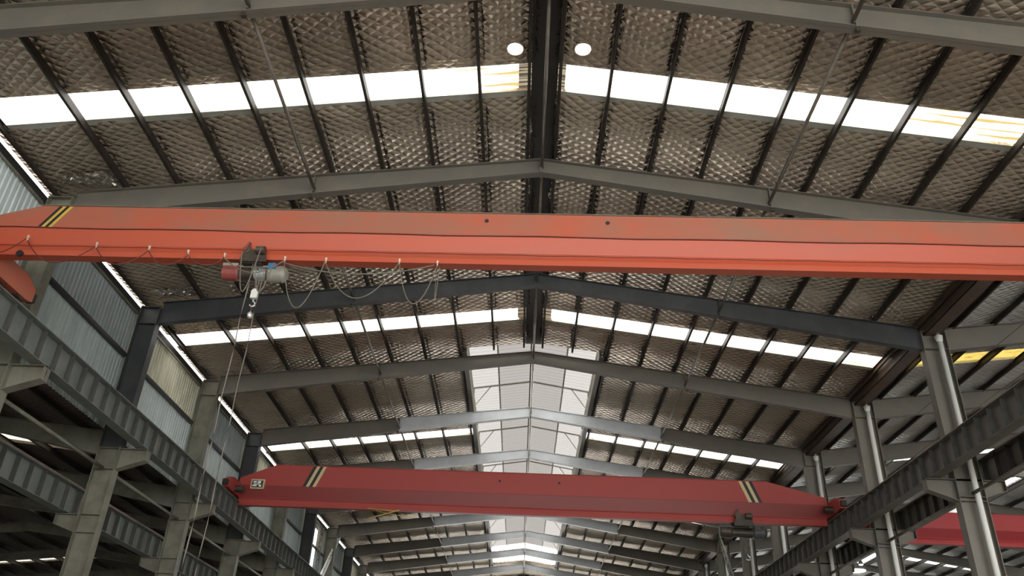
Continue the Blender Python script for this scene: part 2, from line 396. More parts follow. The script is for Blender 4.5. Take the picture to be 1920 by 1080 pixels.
for k in range(9):
    purlin(NC+1.34*k+1.5, NC, FO, RTS, FY(1), YE, 'dark purlin on the far slope of the right-hand bay, %s from its ridge' % NTH[k], 'purlins of the right-hand bay', flip=-1, h=.24)
    purlin(12.95+.45+1.34*k, NC, FO, RTS, FY(-1), YE, 'dark purlin of the right-hand bay, %s from the valley gutter' % NTH[k], 'purlins of the right-hand bay', flip=-1, h=.24)
for k in range(8):
    purlin(LX-1.3-1.4*k, LX, LTOP, LS, FY(2), YE, 'dark purlin on the far slope of the low left-hand bay, %s from its ridge' % NTH[k], 'purlins of the left-hand bay', flip=1)
    purlin(-13.6-1.4*k, LX, LTOP, LS, FY(-1), YE, 'dark purlin of the low left-hand bay, %s from the columns' % NTH[k], 'purlins of the left-hand bay', flip=1)

# ------------------------------------------------------------------ roof beams
def beam_half(mb, xa, za0, za1, xb, zb0, zb1, fw_=.22, tw=.012, tf=.018):
    """tapered I section from (xa, bottom za0, top za1) to xb"""
    mb.hexa([(xa,-tw/2,za0),(xb,-tw/2,zb0),(xb,tw/2,zb0),(xa,tw/2,za0),(xa,-tw/2,za1),(xb,-tw/2,zb1),(xb,tw/2,zb1),(xa,tw/2,za1)])
    for (p, q, h) in ((za0, zb0, tf), (za1-tf, zb1-tf, tf)):
        mb.hexa([(xa,-fw_/2,p),(xb,-fw_/2,q),(xb,fw_/2,q),(xa,fw_/2,p),(xa,-fw_/2,p+h),(xb,-fw_/2,q+h),(xb,fw_/2,q+h),(xa,fw_/2,p+h)])
frame_paint = {0:'steel',1:'steel',2:'steel_dark',3:'steel',4:'steel',5:'steel'}
for n in range(-1, NF+1):
    y = FY(n); paint = frame_paint.get(n, 'steel')
    idx = n
    lab = ('grey steel roof beam at the top edge, crossing below the ridge' if n == 0 else
           'grey roof beam of the main hall just behind the viewer' if n < 0 else
           '%s pitched roof beam of the main hall, %s' % (NTH[n-1]+' full', {1:'above the orange crane',2:'dark, below the orange crane',3:'where the ridge opening starts',4:'bright at its peak',5:'just above the far red crane'}.get(n, 'beyond the red crane')))
    t = thing('roof_beam', lab, 'roof beam', (0, y, 0), 'pitched roof beams of the main hall')
    for sg, xe in ((-1, 12.13), (1, 12.22)):
        mb = MB(); q = 6.0
        zt = lambda x: RT-RTS*x; zb = lambda x: RB-RBS*x
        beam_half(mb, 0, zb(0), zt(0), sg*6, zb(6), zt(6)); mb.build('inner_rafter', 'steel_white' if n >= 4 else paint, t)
        mb = MB(); beam_half(mb, sg*6, zb(6), zt(6), sg*xe, zb(xe), zt(xe)); mb.build('outer_rafter', paint, t)
        MB().box(sg*5.96-.012, sg*5.96+.012, -.115, .115, zb(6)-.02, zt(6)-.02).build('splice_plate', paint, t)
        MB().box(sg*6-.04, sg*6+.04, -.06, .02, zb(6)-.08, zb(6)-.01).build('lug', 'grease', t)
    MB().box(-.03, .03, -.14, .14, zb(0)-.02, zt(0)).build('apex_plate', paint, t)
# right-hand and left-hand bays
for n in range(1, 12):
    y = FY(n)
    t = thing('roof_beam', 'grey roof beam of the right-hand bay, joined to the %s right column' % ORD[n-1], 'roof beam', (NC, y, 0), 'roof beams of the right-hand bay')
    for sg in (-1, 1):
        mb = MB(); beam_half(mb, 0, RB, RT, sg*12.18, RB-RBS*12.18, RT-RTS*12.18); mb.build('rafter', 'steel', t)
    t = thing('roof_beam', 'grey roof beam of the low left-hand bay, joined to the %s left column' % ORD[n-1], 'roof beam', (LX, y, 0), 'roof beams of the left-hand bay')
    zt = lambda d: LTOP-.2-LS*d
    for sg in (-1, 1):
        mb = MB(); beam_half(mb, 0, zt(0)-.42, zt(0), sg*9, zt(9)-.45, zt(9)); beam_half(mb, sg*9, zt(9)-.45, zt(9), sg*12.22, zt(12.22)-.72, zt(12.22)); mb.build('rafter', 'steel_pale', t)

# ------------------------------------------------------------------ tie pipes between roof beams
def tie(x, z, n, side, matn, xl=None):
    a, b = FY(n)+.01, FY(n+1)-.01
    where = {'l':'left of the ridge','c':'under the ridge','r':'right of the ridge'}[side]
    nm = 'in the bay before the orange crane' if n == 0 else 'in the bay above the orange crane' if n == 1 else 'in the %s bay beyond the orange crane' % NTH[n-2] if n > 1 else 'overhead at the top edge'
    t = thing('tie_pipe', 'thin round tie pipe %s, %s' % (where, nm), 'tie pipe', (x, a, z), 'tie pipes between the roof beams')
    MB().tube([(0,.05,0),(0,b-a-.05,0)], .042, 10).build('pipe', matn, t, smooth=True)
    for yy in (0, b-a-.1): MB().box(-.008, .008, yy, yy+.1, -.08, .09).build('gusset', 'steel', t)
for n in range(-1, NF):
    tie(-5.93, 12.58, n, 'l', 'tie'); tie(5.93, 12.58, n, 'r', 'tie')
    tie(0.02, 13.50, n, 'c', 'tie' if n < 3 else 'tie_lit')

# ------------------------------------------------------------------ ridge monitor
mt, ms = 15.32, .16
mo = MB()
def mon_sheet(sg, x0, x1, matn):
    m = MB(); y = MON[0]-.6; k = 0; y1 = FY(9)+5.0; p = .085
    while y < y1:
        xa, xb = sg*x0, sg*x1
        h0, h1 = ((0, 0), (0, .09), (.09, .09), (.09, 0))[k % 4]
        m.face([(xa,y,mt-ms*abs(xa)+h0),(xb,y,mt-ms*abs(xb)+h0),(xb,y+p,mt-ms*abs(xb)+h1),(xa,y+p,mt-ms*abs(xa)+h1)])
        y += p; k += 1
    return structure(m.build('ceiling', matn))
for sg_ in (-1, 1): mon_sheet(sg_, 0, 1.5, 'monitor_sheet'); mon_sheet(sg_, 1.5, 3.3, 'pane_milky')

for sg, side in ((-1,'left'),(1,'right')):
    for x, nm in ((.06,'ridge'),(1.5,'middle'),(2.75,'eave')):
        m = MB(); m.box(sg*x-.03, sg*x+.03, MON[0]-.5, FY(9)+5.0, mt-ms*x-.12, mt-ms*x-.01)
        tag(m.build('purlin', 'steel_pale' if x > .1 else 'purlin'), '%s purlin under the raised ridge roof, %s side' % (nm, side), 'roof purlin', 'purlins of the raised ridge roof')
    # upstand lining the opening edge
    m = MB(); x = sg*MON[2]; m.box(min(x, x-sg*.03), max(x, x-sg*.03), MON[0], MON[1], zroof(x)-.22, zroof(x)+.18); m.box(min(x, x+sg*.14), max(x, x+sg*.14), MON[0], MON[1], zroof(x)-.23, zroof(x)-.2)
    structure(m.build('trim_%d' % (900+(sg>0)), 'steel'))
for sg_ in (-1, 1):
    m = MB(); m.hexa([(NC,MONR[0]-.4,14.95),(NC+sg_*2.0,MONR[0]-.4,14.7),(NC+sg_*2.0,MONR[1],14.7),(NC,MONR[1],14.95),(NC,MONR[0]-.4,14.98),(NC+sg_*2.0,MONR[0]-.4,14.73),(NC+sg_*2.0,MONR[1],14.73),(NC,MONR[1],14.98)])
    structure(m.build('ceiling', 'monitor_sheet'))
for n in range(3, 11):
    y = FY(n) + (.15 if n > 3 else -.15)
    t = thing('monitor_frame', 'pale small braced frame in the raised ridge opening, above the %s roof beam' % NTH[n-1], 'frame', (0, y, 0), 'small frames of the raised ridge opening')
    for sg in (-1, 1):
        MB().bar((0,0,mt-.17), (sg*2.75,0,mt-.17-ms*2.75), .05, .07).build('rafter', 'steel_pale', t)
        MB().bar((sg*2.66,0,zroof(2.66)-.1), (sg*2.66,0,mt-.2-ms*2.66), .05, .05).build('post', 'steel_pale', t)
        MB().bar((sg*2.62,0,zroof(2.66)+.15), (sg*1.9,0,mt-.2-ms*1.9), .035, .035).build('brace', 'steel_pale', t)

# ------------------------------------------------------------------ columns
def column(x_in, x_out, y, ztop, paint, label, group, rz_in, rz_out, zo=None):
    """H column, web in the frame plane; x_in is the face towards the main hall, x_out away from it"""
    cx = (x_in+x_out)/2; hw = abs(x_out-x_in)/2; sg = 1 if x_out > x_in else -1
    t = thing('steel_column', label, 'column', (cx, y, -CZ), group)
    m = MB(); z1 = ztop+CZ
    zs = rz_in+CZ+.05; low = 'steel_pale' if x_in < 0 else paint
    m.box(-hw, hw, -.008, .008, 0, zs)
    for s in (-1, 1): m.box(s*hw-.01, s*hw+.01, -.16, .16, 0, zs)
    m.build('lower_shaft', low, t)
    m = MB(); m.box(-hw, hw, -.008, .008, zs, z1)
    for s in (-1, 1): m.box(s*hw-.01, s*hw+.01, -.16, .16, zs, z1)
    m.build('upper_shaft', paint, t)
    MB().box(-hw-.06, hw+.06, -.2, .2, 0, .03).build('base_plate', paint, t)
    for zz in (z1-.62, z1-.02): MB().box(-hw, hw, -.15, .15, zz, zz+.015).build('stiffener', paint, t)
    # corbels: tapered brackets, flange top and bottom; inner one towards the main hall
    def corbel(xa, xb, zt, d0=.62, d1=.32):
        zt += CZ; c = MB(); a, b = xa-cx, xb-cx
        c.hexa([(a,-.008,zt-d0),(b,-.008,zt-d1),(b,.008,zt-d1),(a,.008,zt-d0),(a,-.008,zt),(b,-.008,zt),(b,.008,zt),(a,.008,zt)])
        c.box(min(a,b), max(a,b), -.14, .14, zt-.018, zt)
        c.hexa([(a,-.14,zt-d0-.018),(b,-.14,zt-d1-.018),(b,.14,zt-d1-.018),(a,.14,zt-d0-.018),(a,-.14,zt-d0),(b,-.14,zt-d1),(b,.14,zt-d1),(a,.14,zt-d0)])
        e = b - (.012 if b > a else -.012); c.box(min(b,e), max(b,e), -.14, .14, zt-d1, zt)
        c.build('corbel', low, t)
        for z2 in (zt-.01, zt-d0-.01): MB().box(-hw, hw, -.15, .15, z2, z2+.015).build('stiffener', low, t)
    corbel(x_in, x_in - sg*.84, rz_in); corbel(x_out, x_out + sg*(.66 if zo is None else zo), rz_out, .5, .28)
    return t
for n in range(-1, NF+1):
    lp = 'steel_pale' if n % 2 else 'steel_dark'
    front = 'behind the viewer' if n < 1 else ORD[n-1]
    dp = {-1:'hidden ', 0:''}.get(n, '')
    column(-12.14, -12.76, FY(n), 12.05, lp, ('%s left column of the main hall, %s paint, with crane corbels' % (front, 'pale beige' if n % 2 else 'dark upper')) if n > 0 else '%sleft hall column behind the viewer' % dp, 'left columns of the main hall', 7.30, 5.35)
    column(12.24, 13.0, FY(n), 12.1, 'steel', ('%s right column of the main hall, with a white rain pipe in front' % front) if n > 0 else '%sright hall column behind the viewer' % dp, 'right columns of the main hall', 7.32, 7.32)

# ------------------------------------------------------------------ runway girders on the corbels, one per bay, and rails
def runway(x, z0, h, group, side, fl=.17, matn='runway'):
    proto = None
    for n in range(-1, NF):
        lab = '%s ribbed crane runway girder %s' % (ORD[n+1], side)
        if proto is None:
            t = thing('runway_girder', lab, 'runway girder', (x, FY(n), z0), group); proto = t
            m = MB(); L = D-.012
            m.box(-.006, .006, 0, L, 0, h); m.box(-fl, fl, 0, L, 0, .016); m.box(-fl-.02, fl+.02, 0, L, h-.018, h)
            m.build('web_and_flanges', matn, t)
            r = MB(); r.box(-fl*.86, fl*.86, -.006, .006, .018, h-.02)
            s0 = r.build('stiffener', 'runway_rib_shaded', t); s0.location = (0, .35, 0)
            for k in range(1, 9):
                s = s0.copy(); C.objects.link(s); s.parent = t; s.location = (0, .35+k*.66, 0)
        else: copy_tree(proto, None, (x, FY(n), z0), lab)
def rail(x, z, label, group):
    m = MB(); L = YE-FY(-1); m.prism([(-.05,0),(.05,0),(.05,.015),(.012,.03),(.012,.085),(.032,.09),(.032,.12),(-.032,.12),(-.032,.09),(-.012,.085),(-.012,.03),(-.05,.015)], 'y', 0, L)
    o = m.build('crane_rail', 'rail', lift=False); o.location = (x, FY(-1), z+CZ); tag(o, label, 'crane rail', group)
runway(-11.50, 7.31, .76, 'left runway girders', 'on the left columns, hall side')
rail(-11.50, 8.07, 'reddish crane rail on the left runway of the main hall', 'crane rails')
runway(11.68, 7.33, .76, 'right runway girders', 'on the right columns, hall side', matn='runway_right')
rail(11.68, 8.09, 'dark crane rail on the right runway of the main hall', 'crane rails')
runway(13.52, 7.33, .76, 'runway girders of the right-hand bay', 'beyond the right columns', matn='runway_right')
rail(13.52, 8.09, 'crane rail on the right-hand bay runway behind the columns', 'crane rails')
runway(-13.25, 5.37, .76, 'runway girders of the left-hand bay', 'beyond the left columns, lower down')
rail(-13.25, 6.13, 'crane rail on the low left-hand bay runway', 'crane rails')
# longitudinal tie pipes at corbel level
for x, z, side in ((-12.45, 6.68, 'left'), (12.62, 6.9, 'right')):
    for n in range(-1, NF):
        o = MB().tube([(0,.2,0),(0,D-.2,0)], .05, 10).build('tie_pipe', 'steel_pale', lift=False, smooth=True); o.location = (x, FY(n), z+CZ)
        tag(o, '%s round tie pipe between the %s columns below the crane corbels' % (ORD[n+1], side), 'tie pipe', 'tie pipes between columns')

# ------------------------------------------------------------------ left clerestory wall, girts, gutter
def wall_sheet(y0, y1, z0, z1, matn, x=-12.90):
    m = MB(); p = .19; y = y0
    while y < y1-.02:
        ye = min(y+p, y1); a = (ye-y)
        P = [(y, 0), (y+a*.55, 0), (y+a*.68, -.035), (y+a*.87, -.035), (ye, 0)]
        for (ya, h0), (yb, h1) in zip(P[:-1], P[1:]):
            m.face([(x+h0,ya,z0),(x+h1,yb,z0),(x+h1,yb,z1),(x+h0,ya,z1)])
        y = ye
    return structure(m.build('wall_left', matn))
tops = {0:'wall_pale',1:'wall_grey',2:'wall_cream',3:'wall_grey',4:'wall_cream',5:'wall_grey',6:'wall_cream',7:'wall_grey',8:'wall_cream'}
for n in range(-4, NF):
    for a, b in (((FY(6), FY(6)+2.7), (FY(6)+3.9, FY(7))) if n == 6 else ((FY(n), FY(n+1)),)):
        wall_sheet(a, b, 10.25, 11.83, tops.get(n, 'wall_grey'))
        wall_sheet(a, b, 7.95, 10.25, 'wall_pale' if n in (2,3,4,6) else 'wall_blue')
    if n < 0: continue
    for z, nm, mt_ in ((10.27, 'dark', 'girt'), (11.78, 'pale', 'steel_pale')):
        o = MB().box(0, .12 if z < 11 else .05, .17, D-.17, -.05 if z < 11 else -.03, .05 if z < 11 else .03).build('wall_girt', mt_, lift=False)
        o.location = (-12.86, FY(n), z+CZ)
        tag(o, '%s %s in the %s left wall bay' % (nm, 'middle wall rail' if z < 11 else 'rail along the wall top', ORD[n]), 'wall rail', 'rails of the left wall')
m = MB(); m.box(-13.4, -13.0, YB, YE, 11.84, 11.87); m.box(-13.02, -13.0, YB, YE, 11.84, 12.19); m.box(-13.4, -13.38, YB, YE, 11.84, 12.1)
tag(m.build('eave_gutter', 'gutter_dark'), 'dark gutter above the left wall under the bright slot', 'gutter')
m = MB(); m.box(12.36, 12.84, YB, YE, 11.98, 12.0); m.box(12.36, 12.38, YB, YE, 11.98, 12.45); m.box(12.82, 12.84, YB, YE, 11.98, 12.45)
tag(m.build('valley_gutter', 'gutter'), 'brown valley gutter above the right columns', 'gutter')

# ------------------------------------------------------------------ rain pipes on the right columns
for n in range(1, NF):
    t = thing('downpipe', 'white rain pipe on the front of the %s right column' % ORD[n-1], 'rain pipe', (12.72, FY(n)-.23, -CZ), 'white rain pipes on the right columns')
    MB().tube([(0,0,0),(0,0,13.25)], .08, 16).build('pipe', 'pipe', t, smooth=True)
    MB().tube([(0,0,13.2),(0,0,13.3),(0,.02,13.48),(0,.02,13.62)], [.083,.09,.13,.135], 12).build('funnel', 'pipe', t, smooth=True)

# ------------------------------------------------------------------ cranes
def stripes(parent, x, zb, zt, yf, lean, order, wd=.115):
    """slanted warning stripes on the girder face"""
    for k, mn in enumerate(order):
        xa = x + k*wd
        m = MB(); m.hexa([(xa,yf-.004,zb),(xa+wd,yf-.004,zb),(xa+wd,yf,zb),(xa,yf,zb),(xa+lean,yf-.004,zt),(xa+wd+lean,yf-.004,zt),(xa+wd+lean,yf,zt),(xa+lean,yf,zt)])
        m.build('warning_stripe', mn, parent)
def crane(label, loc, rz, xl, xr, z_top, z_brk, z_low, z_bot, tl, tr, mu, ml, zend, trucks, ztr):
    """single girder crane; z relative to eye; loc = centre of girder; xl/xr ends; tl/tr taper lengths; zend top height at the ends"""
    t = thing('overhead_crane', label, 'overhead crane', (loc[0], loc[1], 0), None, rz)
    hy = .25
    g = MB()
    # upper box: outline in x-z extruded in y
    g.prism([(xl, z_brk+.02), (xl, zend), (xl+tl, z_top), (xr-tr, z_top), (xr, zend), (xr, z_brk+.02)], 'y', -hy, hy)
    # top plate lip
    go = g.build('girder', mu, t)
    MB().box(xl+tl, xr-tr, -hy-.03, hy+.03, z_top, z_top+.014).build('top_plate', 'steel_pale' if mu == 'crane_orange' else mu, go)
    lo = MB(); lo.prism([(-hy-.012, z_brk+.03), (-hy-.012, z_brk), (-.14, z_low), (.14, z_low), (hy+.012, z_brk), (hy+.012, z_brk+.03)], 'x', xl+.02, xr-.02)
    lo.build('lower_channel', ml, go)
    fb = MB(); dz = z_low - z_bot
    fb.prism([(-.13, z_low+.01), (-.13, z_low-.02), (-.10, z_low-.05), (-.11, z_bot+.13), (-.115, z_bot), (.115, z_bot), (.11, z_bot+.13), (.10, z_low-.05), (.13, z_low-.02), (.13, z_low+.01)], 'x', xl+.05, xr-.05)
    fb.build('bottom_flange', {'crane_red_shaded':'crane_red','crane_crimson_shaded':'crane_crimson'}.get(ml, ml), go)
    for x, s in trucks:
        e = MB(); e.prism([(-1.5, ztr+.1), (-1.5, ztr+.40), (-1.1, ztr+.58), (1.1, ztr+.58), (1.5, ztr+.40), (1.5, ztr+.1), (1.3, ztr+.06), (-1.3, ztr+.06)], 'x', x-.13, x+.13)
        tr_ = e.build('end_carriage', mu, t)
        for yy in (-1.15, 1.15):
            MB().tube([(x-.09,yy,ztr+.17),(x+.09,yy,ztr+.17)], .165, 20).build('wheel', 'grease', tr_, smooth=False)
        MB().tube([(x+s*.13,-.75,ztr+.22),(x+s*.45,-.75,ztr+.22)], .13, 14).build('drive_motor', 'grease', tr_, smooth=False)
        MB().box(x-.1, x+.1, -1.65, -1.5, ztr+.15, ztr+.35).build('buffer', 'black', tr_)
        MB().box(x-.1, x+.1, 1.5, 1.65, ztr+.15, ztr+.35).build('buffer', 'black', tr_)
    return t, go
# near orange crane
c1, g1 = crane('near weathered orange-red crane girder spanning the whole picture', (0, 14.1), -.022, -12.0, 12.1, 9.70, 9.12, 8.80, 8.55, 1.35, 1.35, 'crane_orange', 'crane_orange_low', 9.30, [(-11.5, 1), (11.68, -1)], 8.19)
stripes(g1, -10.58, 9.15, 9.69, -.25, .32, ['black', 'yellow', 'black', 'yellow'], .075)
for x in (-1.12, 1.38): MB().tube([(x,-.258,9.52),(x,-.249,9.52)], .045, 14).build('bolt_hole', 'black', g1)
MB().tube([(-10.75,-.24,8.52),(-10.75,-.19,8.52)], .07, 14).build('bolt_hole', 'black', g1)
# far red crane
c2, g2 = crane('far red crane girder spanning the hall between the two runways', (0, 31.72), -.012, -11.45, 11.55, 9.56, 8.70, 8.25, 7.96, 1.35, 2.2, 'crane_red', 'crane_red_shaded', 9.0, [(-11.5, 1), (11.68, -1)], 8.19)
stripes(g2, -8.92, 8.73, 9.55, -.25, .33, ['black', 'cream', 'black', 'cream'], .13)
stripes(g2, 8.55, 8.73, 9.55, -.25, -.33, ['cream', 'black', 'cream', 'black'], .13)
for x in (-1.14, 1.2): MB().tube([(x,-.258,9.22),(x,-.249,9.22)], .05, 12).build('bolt_hole', 'black', g2)
bx = MB().box(-10.95, -10.42, -.36, -.25, 8.55, 8.93).build('switch_box', 'cream', g2)
MB().box(-10.9, -10.47, -.367, -.36, 8.6, 8.88).build('panel', 'black', bx)
for (a, b, c, d) in ((-10.85,-10.72,8.78,8.85),(-10.68,-10.55,8.76,8.86),(-10.87,-10.70,8.64,8.70),(-10.62,-10.52,8.63,8.71),(-10.83,-10.60,8.715,8.745)):
    MB().box(a, b, -.38, -.367, c, d).build('contactor', 'pipe', bx)
# crane in the right-hand bay
c3, g3 = crane('crimson crane girder of the right-hand bay, behind the right columns', (NC, 33.8), 0, -10.3, 11.6, 9.22, 8.55, 8.22, 7.97, 1.6, 1.5, 'crane_crimson', 'crane_crimson_shaded', 8.75, [(-11.68, 1), (11.68, -1)], 8.19)
MB().box(-11.68, -10.2, -.2, .2, 8.3, 8.7).build('end_bracket', 'crane_crimson', g3)
MB().box(11.5, 11.7, -.2, .2, 8.3, 8.7).build('end_bracket', 'crane_crimson', g3)

def hoist(label, x, y, z, s, mats, rz):
    """electric wire rope hoist under a girder; origin at the underside of the flange"""
    t = thing('electric_hoist', label, 'hoist', (x, y, z), 'electric hoists under the crane girders', rz)
    t.scale = (s, s, s)
    a, b, c, d = mats
    MB().tube([(-.72,0,-.22),(-.70,0,-.22),(-.42,0,-.22),(-.38,0,-.22)], [.13,.165,.165,.14], 20).build('motor', a, t)
    MB().box(-.72, -.4, -.13, .13, -.115, -.05).build('motor_cover', c, t)
    MB().tube([(-.38,0,-.24),(.20,0,-.24)], .125, 20).build('rope_drum', b, t)
    rr = MB()
    for k in range(12): rr.tube([(-.05+k*.02,0,-.24),(-.038+k*.02,0,-.24)], .134, 18)
    rr.build('rope_windings', 'chrome' if s < 1.1 else 'grease', t)
    MB().box(-.42, .22, -.08, .08, -.115, -.07).build('top_plate', c, t)
    MB().tube([(.20,0,-.23),(.24,0,-.23),(.52,0,-.23),(.60,0,-.23)], [.13,.175,.175,.11], 22).build('gearbox', c, t)
    MB().box(.24, .40, -.19, -.165, -.2, -.07).build('control_box', d, t)
    # trolley: side plates with wheels on the flange
    for yy in (-.25, .25):
        p = MB(); p.prism([(-.36,-.08),(-.26,.2),(.14,.2),(.22,-.08)], 'y', yy-.012, yy+.012); p = p.build('trolley_plate', b, t)
        for xx in (-.23, .07): MB().tube([(xx,yy-.03,.19),(xx,yy+.05 if yy < 0 else yy-.05,.19)], .085, 16).build('wheel', b, p)
    MB().tube([(-.02,-.3,.16),(.06,-.3,.16),(.16,-.3,.16)], .085, 14).build('travel_motor', b, t)
    MB().bar((-.28,-.27,.16), (-.2,-.27,.36), .05).build('limit_arm', a, t)
    MB().box(-.3, .1, -.22, .22, -.1, -.06).build('trolley_beam', b, t)
    # hook block
    h = MB(); h.tube([(0,0,-.36),(0,0,-.62)], .009, 6); h.tube([(.05,0,-.36),(.05,0,-.62)], .009, 6); h.build('rope', 'rope', t)
    k = MB(); k.tube([(.02,-.03,-.66),(.02,.03,-.66)], .075, 16); k.box(-.045, .085, -.045, .045, -.8, -.64); k = k.build('hook_block', 'pipe' if s < 1.1 else 'grease', t)
    hk = MB(); pts = [(.02,0,-.8),(.02,0,-.88)] + [(.02+.055*math.sin(q), 0, -.93+.055*math.cos(q)) for q in [0+.5*i for i in range(0, 10)]]
    hk.tube(pts, .016, 8); hk.build('hook', 'chrome', k, smooth=True)
    return t
hz1 = 8.50
hoist('red and grey electric hoist hanging under the near orange crane', -5.76, 14.1+.022*5.76, hz1, 1.0, ('hoist_red', 'grease', 'hoist_grey', 'blue'), -.022)
hoist('dark electric hoist hanging under the right end of the far red crane', 8.35, 31.72-.012*8.3, 7.93, 1.35, ('grease', 'grease', 'steel_dark', 'grease'), -.012)
# hanging pendant: weight on a cord below the near hoist
t = thing('pendant_weight', 'small chrome weight on a red cord under the near hoist hook', 'hook weight', (-5.74, 14.22, 7.30), None)
MB().tube([(0,0,.1),(.0,0,.26)], .008, 6).build('cord', 'hoist_red', t)
MB().tube([(0,0,-.05),(0,0,-.02),(0,0,.05),(0,0,.1)], [.02,.05,.05,.015], 14).build('weight', 'chrome', t, smooth=True)

def sag(a, b, drop, n=14, skew=0):
    a, b = Vector(a), Vector(b); P = []
    for i in range(n+1):
        u = i/n; p = a.lerp(b, u); p.z -= drop*4*u*(1-u); p.y += .03*math.sin(5*u+skew); P.append(p)
    return P
def cable(pts, r, matn, label, group):
    o = MB().tube(pts, r, 6).build('cable', matn, lift=True, smooth=True); tag(o, label, 'cable', group); return o
# festoon wire and clips on the face of the near girder (girder is turned a little: y follows x)
def gy(x): return 14.1 - .022*x
yf = lambda x: gy(x) - .33
clips = [(-10.62,8.86),(-9.12,8.72),(-8.0,8.66),(-7.17,8.58),(-6.40,8.52),(-5.15,8.47),(-4.31,8.46),(-2.82,8.47),(-2.05,8.44)]
names_ = ['first','second','third','fourth','fifth','sixth','seventh','eighth','ninth']
for k, (x, z) in enumerate(clips):
    t = thing('cable_clip', '%s cable clip from the left on the near orange girder' % names_[k], 'cable clip', (x, yf(x), z), 'cable clips on the orange girder')
    MB().box(-.018, .018, -.018, .018, -.02, .03).build('roller', 'clip', t); MB().box(-.012, .012, -.01, .01, -.1, -.02).build('hanger', 'clip', t)
P = [(-12+i*1.0, gy(-12+i*1.0)-.285, 9.13+.012*math.sin(i*1.7)) for i in range(25)]
cable(P, .011, 'cable_red', 'dark wire running along the middle seam of the near orange girder', 'wires on the orange girder')
P = [(-11.5+i*.5, gy(-11.5+i*.5)-.245, 8.70+.008*math.sin(i*2.1)) for i in range(47)]
cable(P, .008, 'cable_red', 'thin dark wire low on the near orange girder', 'wires on the orange girder')
loops = [((-11.6, 8.78), 0, .28), (0, 1, .48), (1, 2, .40), (2, 3, .3), (3, 4, .22), (4, 5, .3), (5, 6, 1.05), (6, 7, .82), (7, 8, .92)]
for k, (i, j, dr) in enumerate(loops):
    a = (i[0], i[1]) if isinstance(i, tuple) else clips[i]; b = clips[j]
    cable(sag((a[0], yf(a[0])-.02, a[1]-.08), (b[0], yf(b[0])-.02, b[1]-.08), dr, 16, k), .011, 'cable' if k > 4 else 'cable_red', 'drooping festoon cable loop, %s from the left along the orange girder' % names_[k], 'festoon cable loops')
cable(sag((-5.2, yf(-5)-.05, 8.36), (-2.1, yf(-2)-.05, 8.36), .28, 16, 2), .011, 'cable', 'long shallow slack cable right of the near hoist', 'slack cables by the hoist')
cable(sag((-2.06, yf(-2), 8.34), (-2.0, yf(-2), 8.34), .8, 12, 1), .009, 'cable', 'narrow doubled cable hanging below the ninth clip', 'slack cables by the hoist')
cable(sag((-6.0, 13.75, 8.5), (-5.62, 13.75, 8.6), .95, 16), .012, 'cable', 'left cable loop hanging beside the near hoist hook', 'slack cables by the hoist')
cable(sag((-5.66, 13.75, 8.2), (-5.3, 13.75, 8.25), .62, 16), .012, 'cable', 'right cable loop hanging beside the near hoist hook', 'slack cables by the hoist')
cable([(-5.72, 14.12, 8.3)]+[(-5.74+.01*math.sin(i), 13.80, 8.25-i*.25) for i in range(40)], .012, 'rope', 'control cable hanging from the near hoist to the floor, left strand', 'cords from hoist to floor')
cable([(-5.50, 14.12, 8.25)]+[(-5.52+.01*math.sin(i+1), 13.86, 8.15-i*.25) for i in range(39)], .009, 'rope', 'control cable hanging from the near hoist to the floor, right strand', 'cords from hoist to floor')
# yellow leads below the far crane
cable([(-6.2,31.4,7.93),(-5.2,31.4,7.86),(-4.95,31.4,7.9)], .02, 'yellow', 'yellow lead below the far red crane, nearly level', 'yellow leads')
cable([(-6.15,31.38,7.55),(-5.6,31.38,7.7),(-5.0,31.38,7.9)], .02, 'yellow', 'yellow lead below the far red crane, rising to the right', 'yellow leads')
cable([(-5.9,31.42,7.86),(-5.2,31.42,7.73),(-4.3,31.42,7.64)], .014, 'yellow', 'yellow lead below the far red crane, falling to the right', 'yellow leads')

# ------------------------------------------------------------------ braces near the far end
def lattice(x, y, z0, z1, wd, label, matn):
    t = thing('lattice_mast', label, 'lattice mast', (x, y, z0), 'slim lattice masts')
    h = z1-z0
    for s in (0, 1): MB().bar((0, s*wd, 0), (0, s*wd, h), .06).build('chord', matn, t)
    m = MB(); k = 0; z = 0; st = .75
    while z < h-.1:
        m.bar((0,0,z), (0,wd,z), .04); m.bar((0,(k%2)*wd,z), (0,((k+1)%2)*wd,min(z+st,h)), .035); z += st; k += 1
    m.build('lacing', matn, t)
lattice(-12.6, FY(6)+3.5, -CZ, 11.6, .55, 'slim dark lattice mast in the bright wall gap beyond the far red crane', 'girt')
for side, legs in (('left', [((-12.3,55.0,12.0),(-12.3,51.4,8.6)), ((-12.3,54.6,12.0),(-12.3,50.8,8.6))]), ('right', [((12.1,51.5,12.2),(12.1,48.6,8.8)), ((12.1,51.5,12.2),(12.1,54.6,9.2)), ((12.1,51.9,12.2),(12.1,49.2,8.8))])):
    t = thing('knee_brace', 'pale laced brace leaning between the far %s columns' % side, 'brace', (0, 0, 0), 'laced braces far down the hall')
    for p, q in legs: MB().bar(p, q, .09).build('chord', 'pipe' if side == 'left' else 'steel_pale', t)
    m = MB(); (a0, b0), (a1, b1) = legs[0], legs[-1]
    for i in range(8): m.bar(Vector(a0).lerp(Vector(b0), i/7), Vector(a1).lerp(Vector(b1), min(1, (i+.5)/7)), .05)
    m.build('lacing', 'pipe' if side == 'left' else 'steel_pale', t)
cable([(14.0, FY(0)+i*2, 11.25-.05*math.sin(i*math.pi/6)**2) for i in range(25)], .012, 'rope', 'thin wire strung along the right-hand bay under its roof beams', 'wires in the right-hand bay')
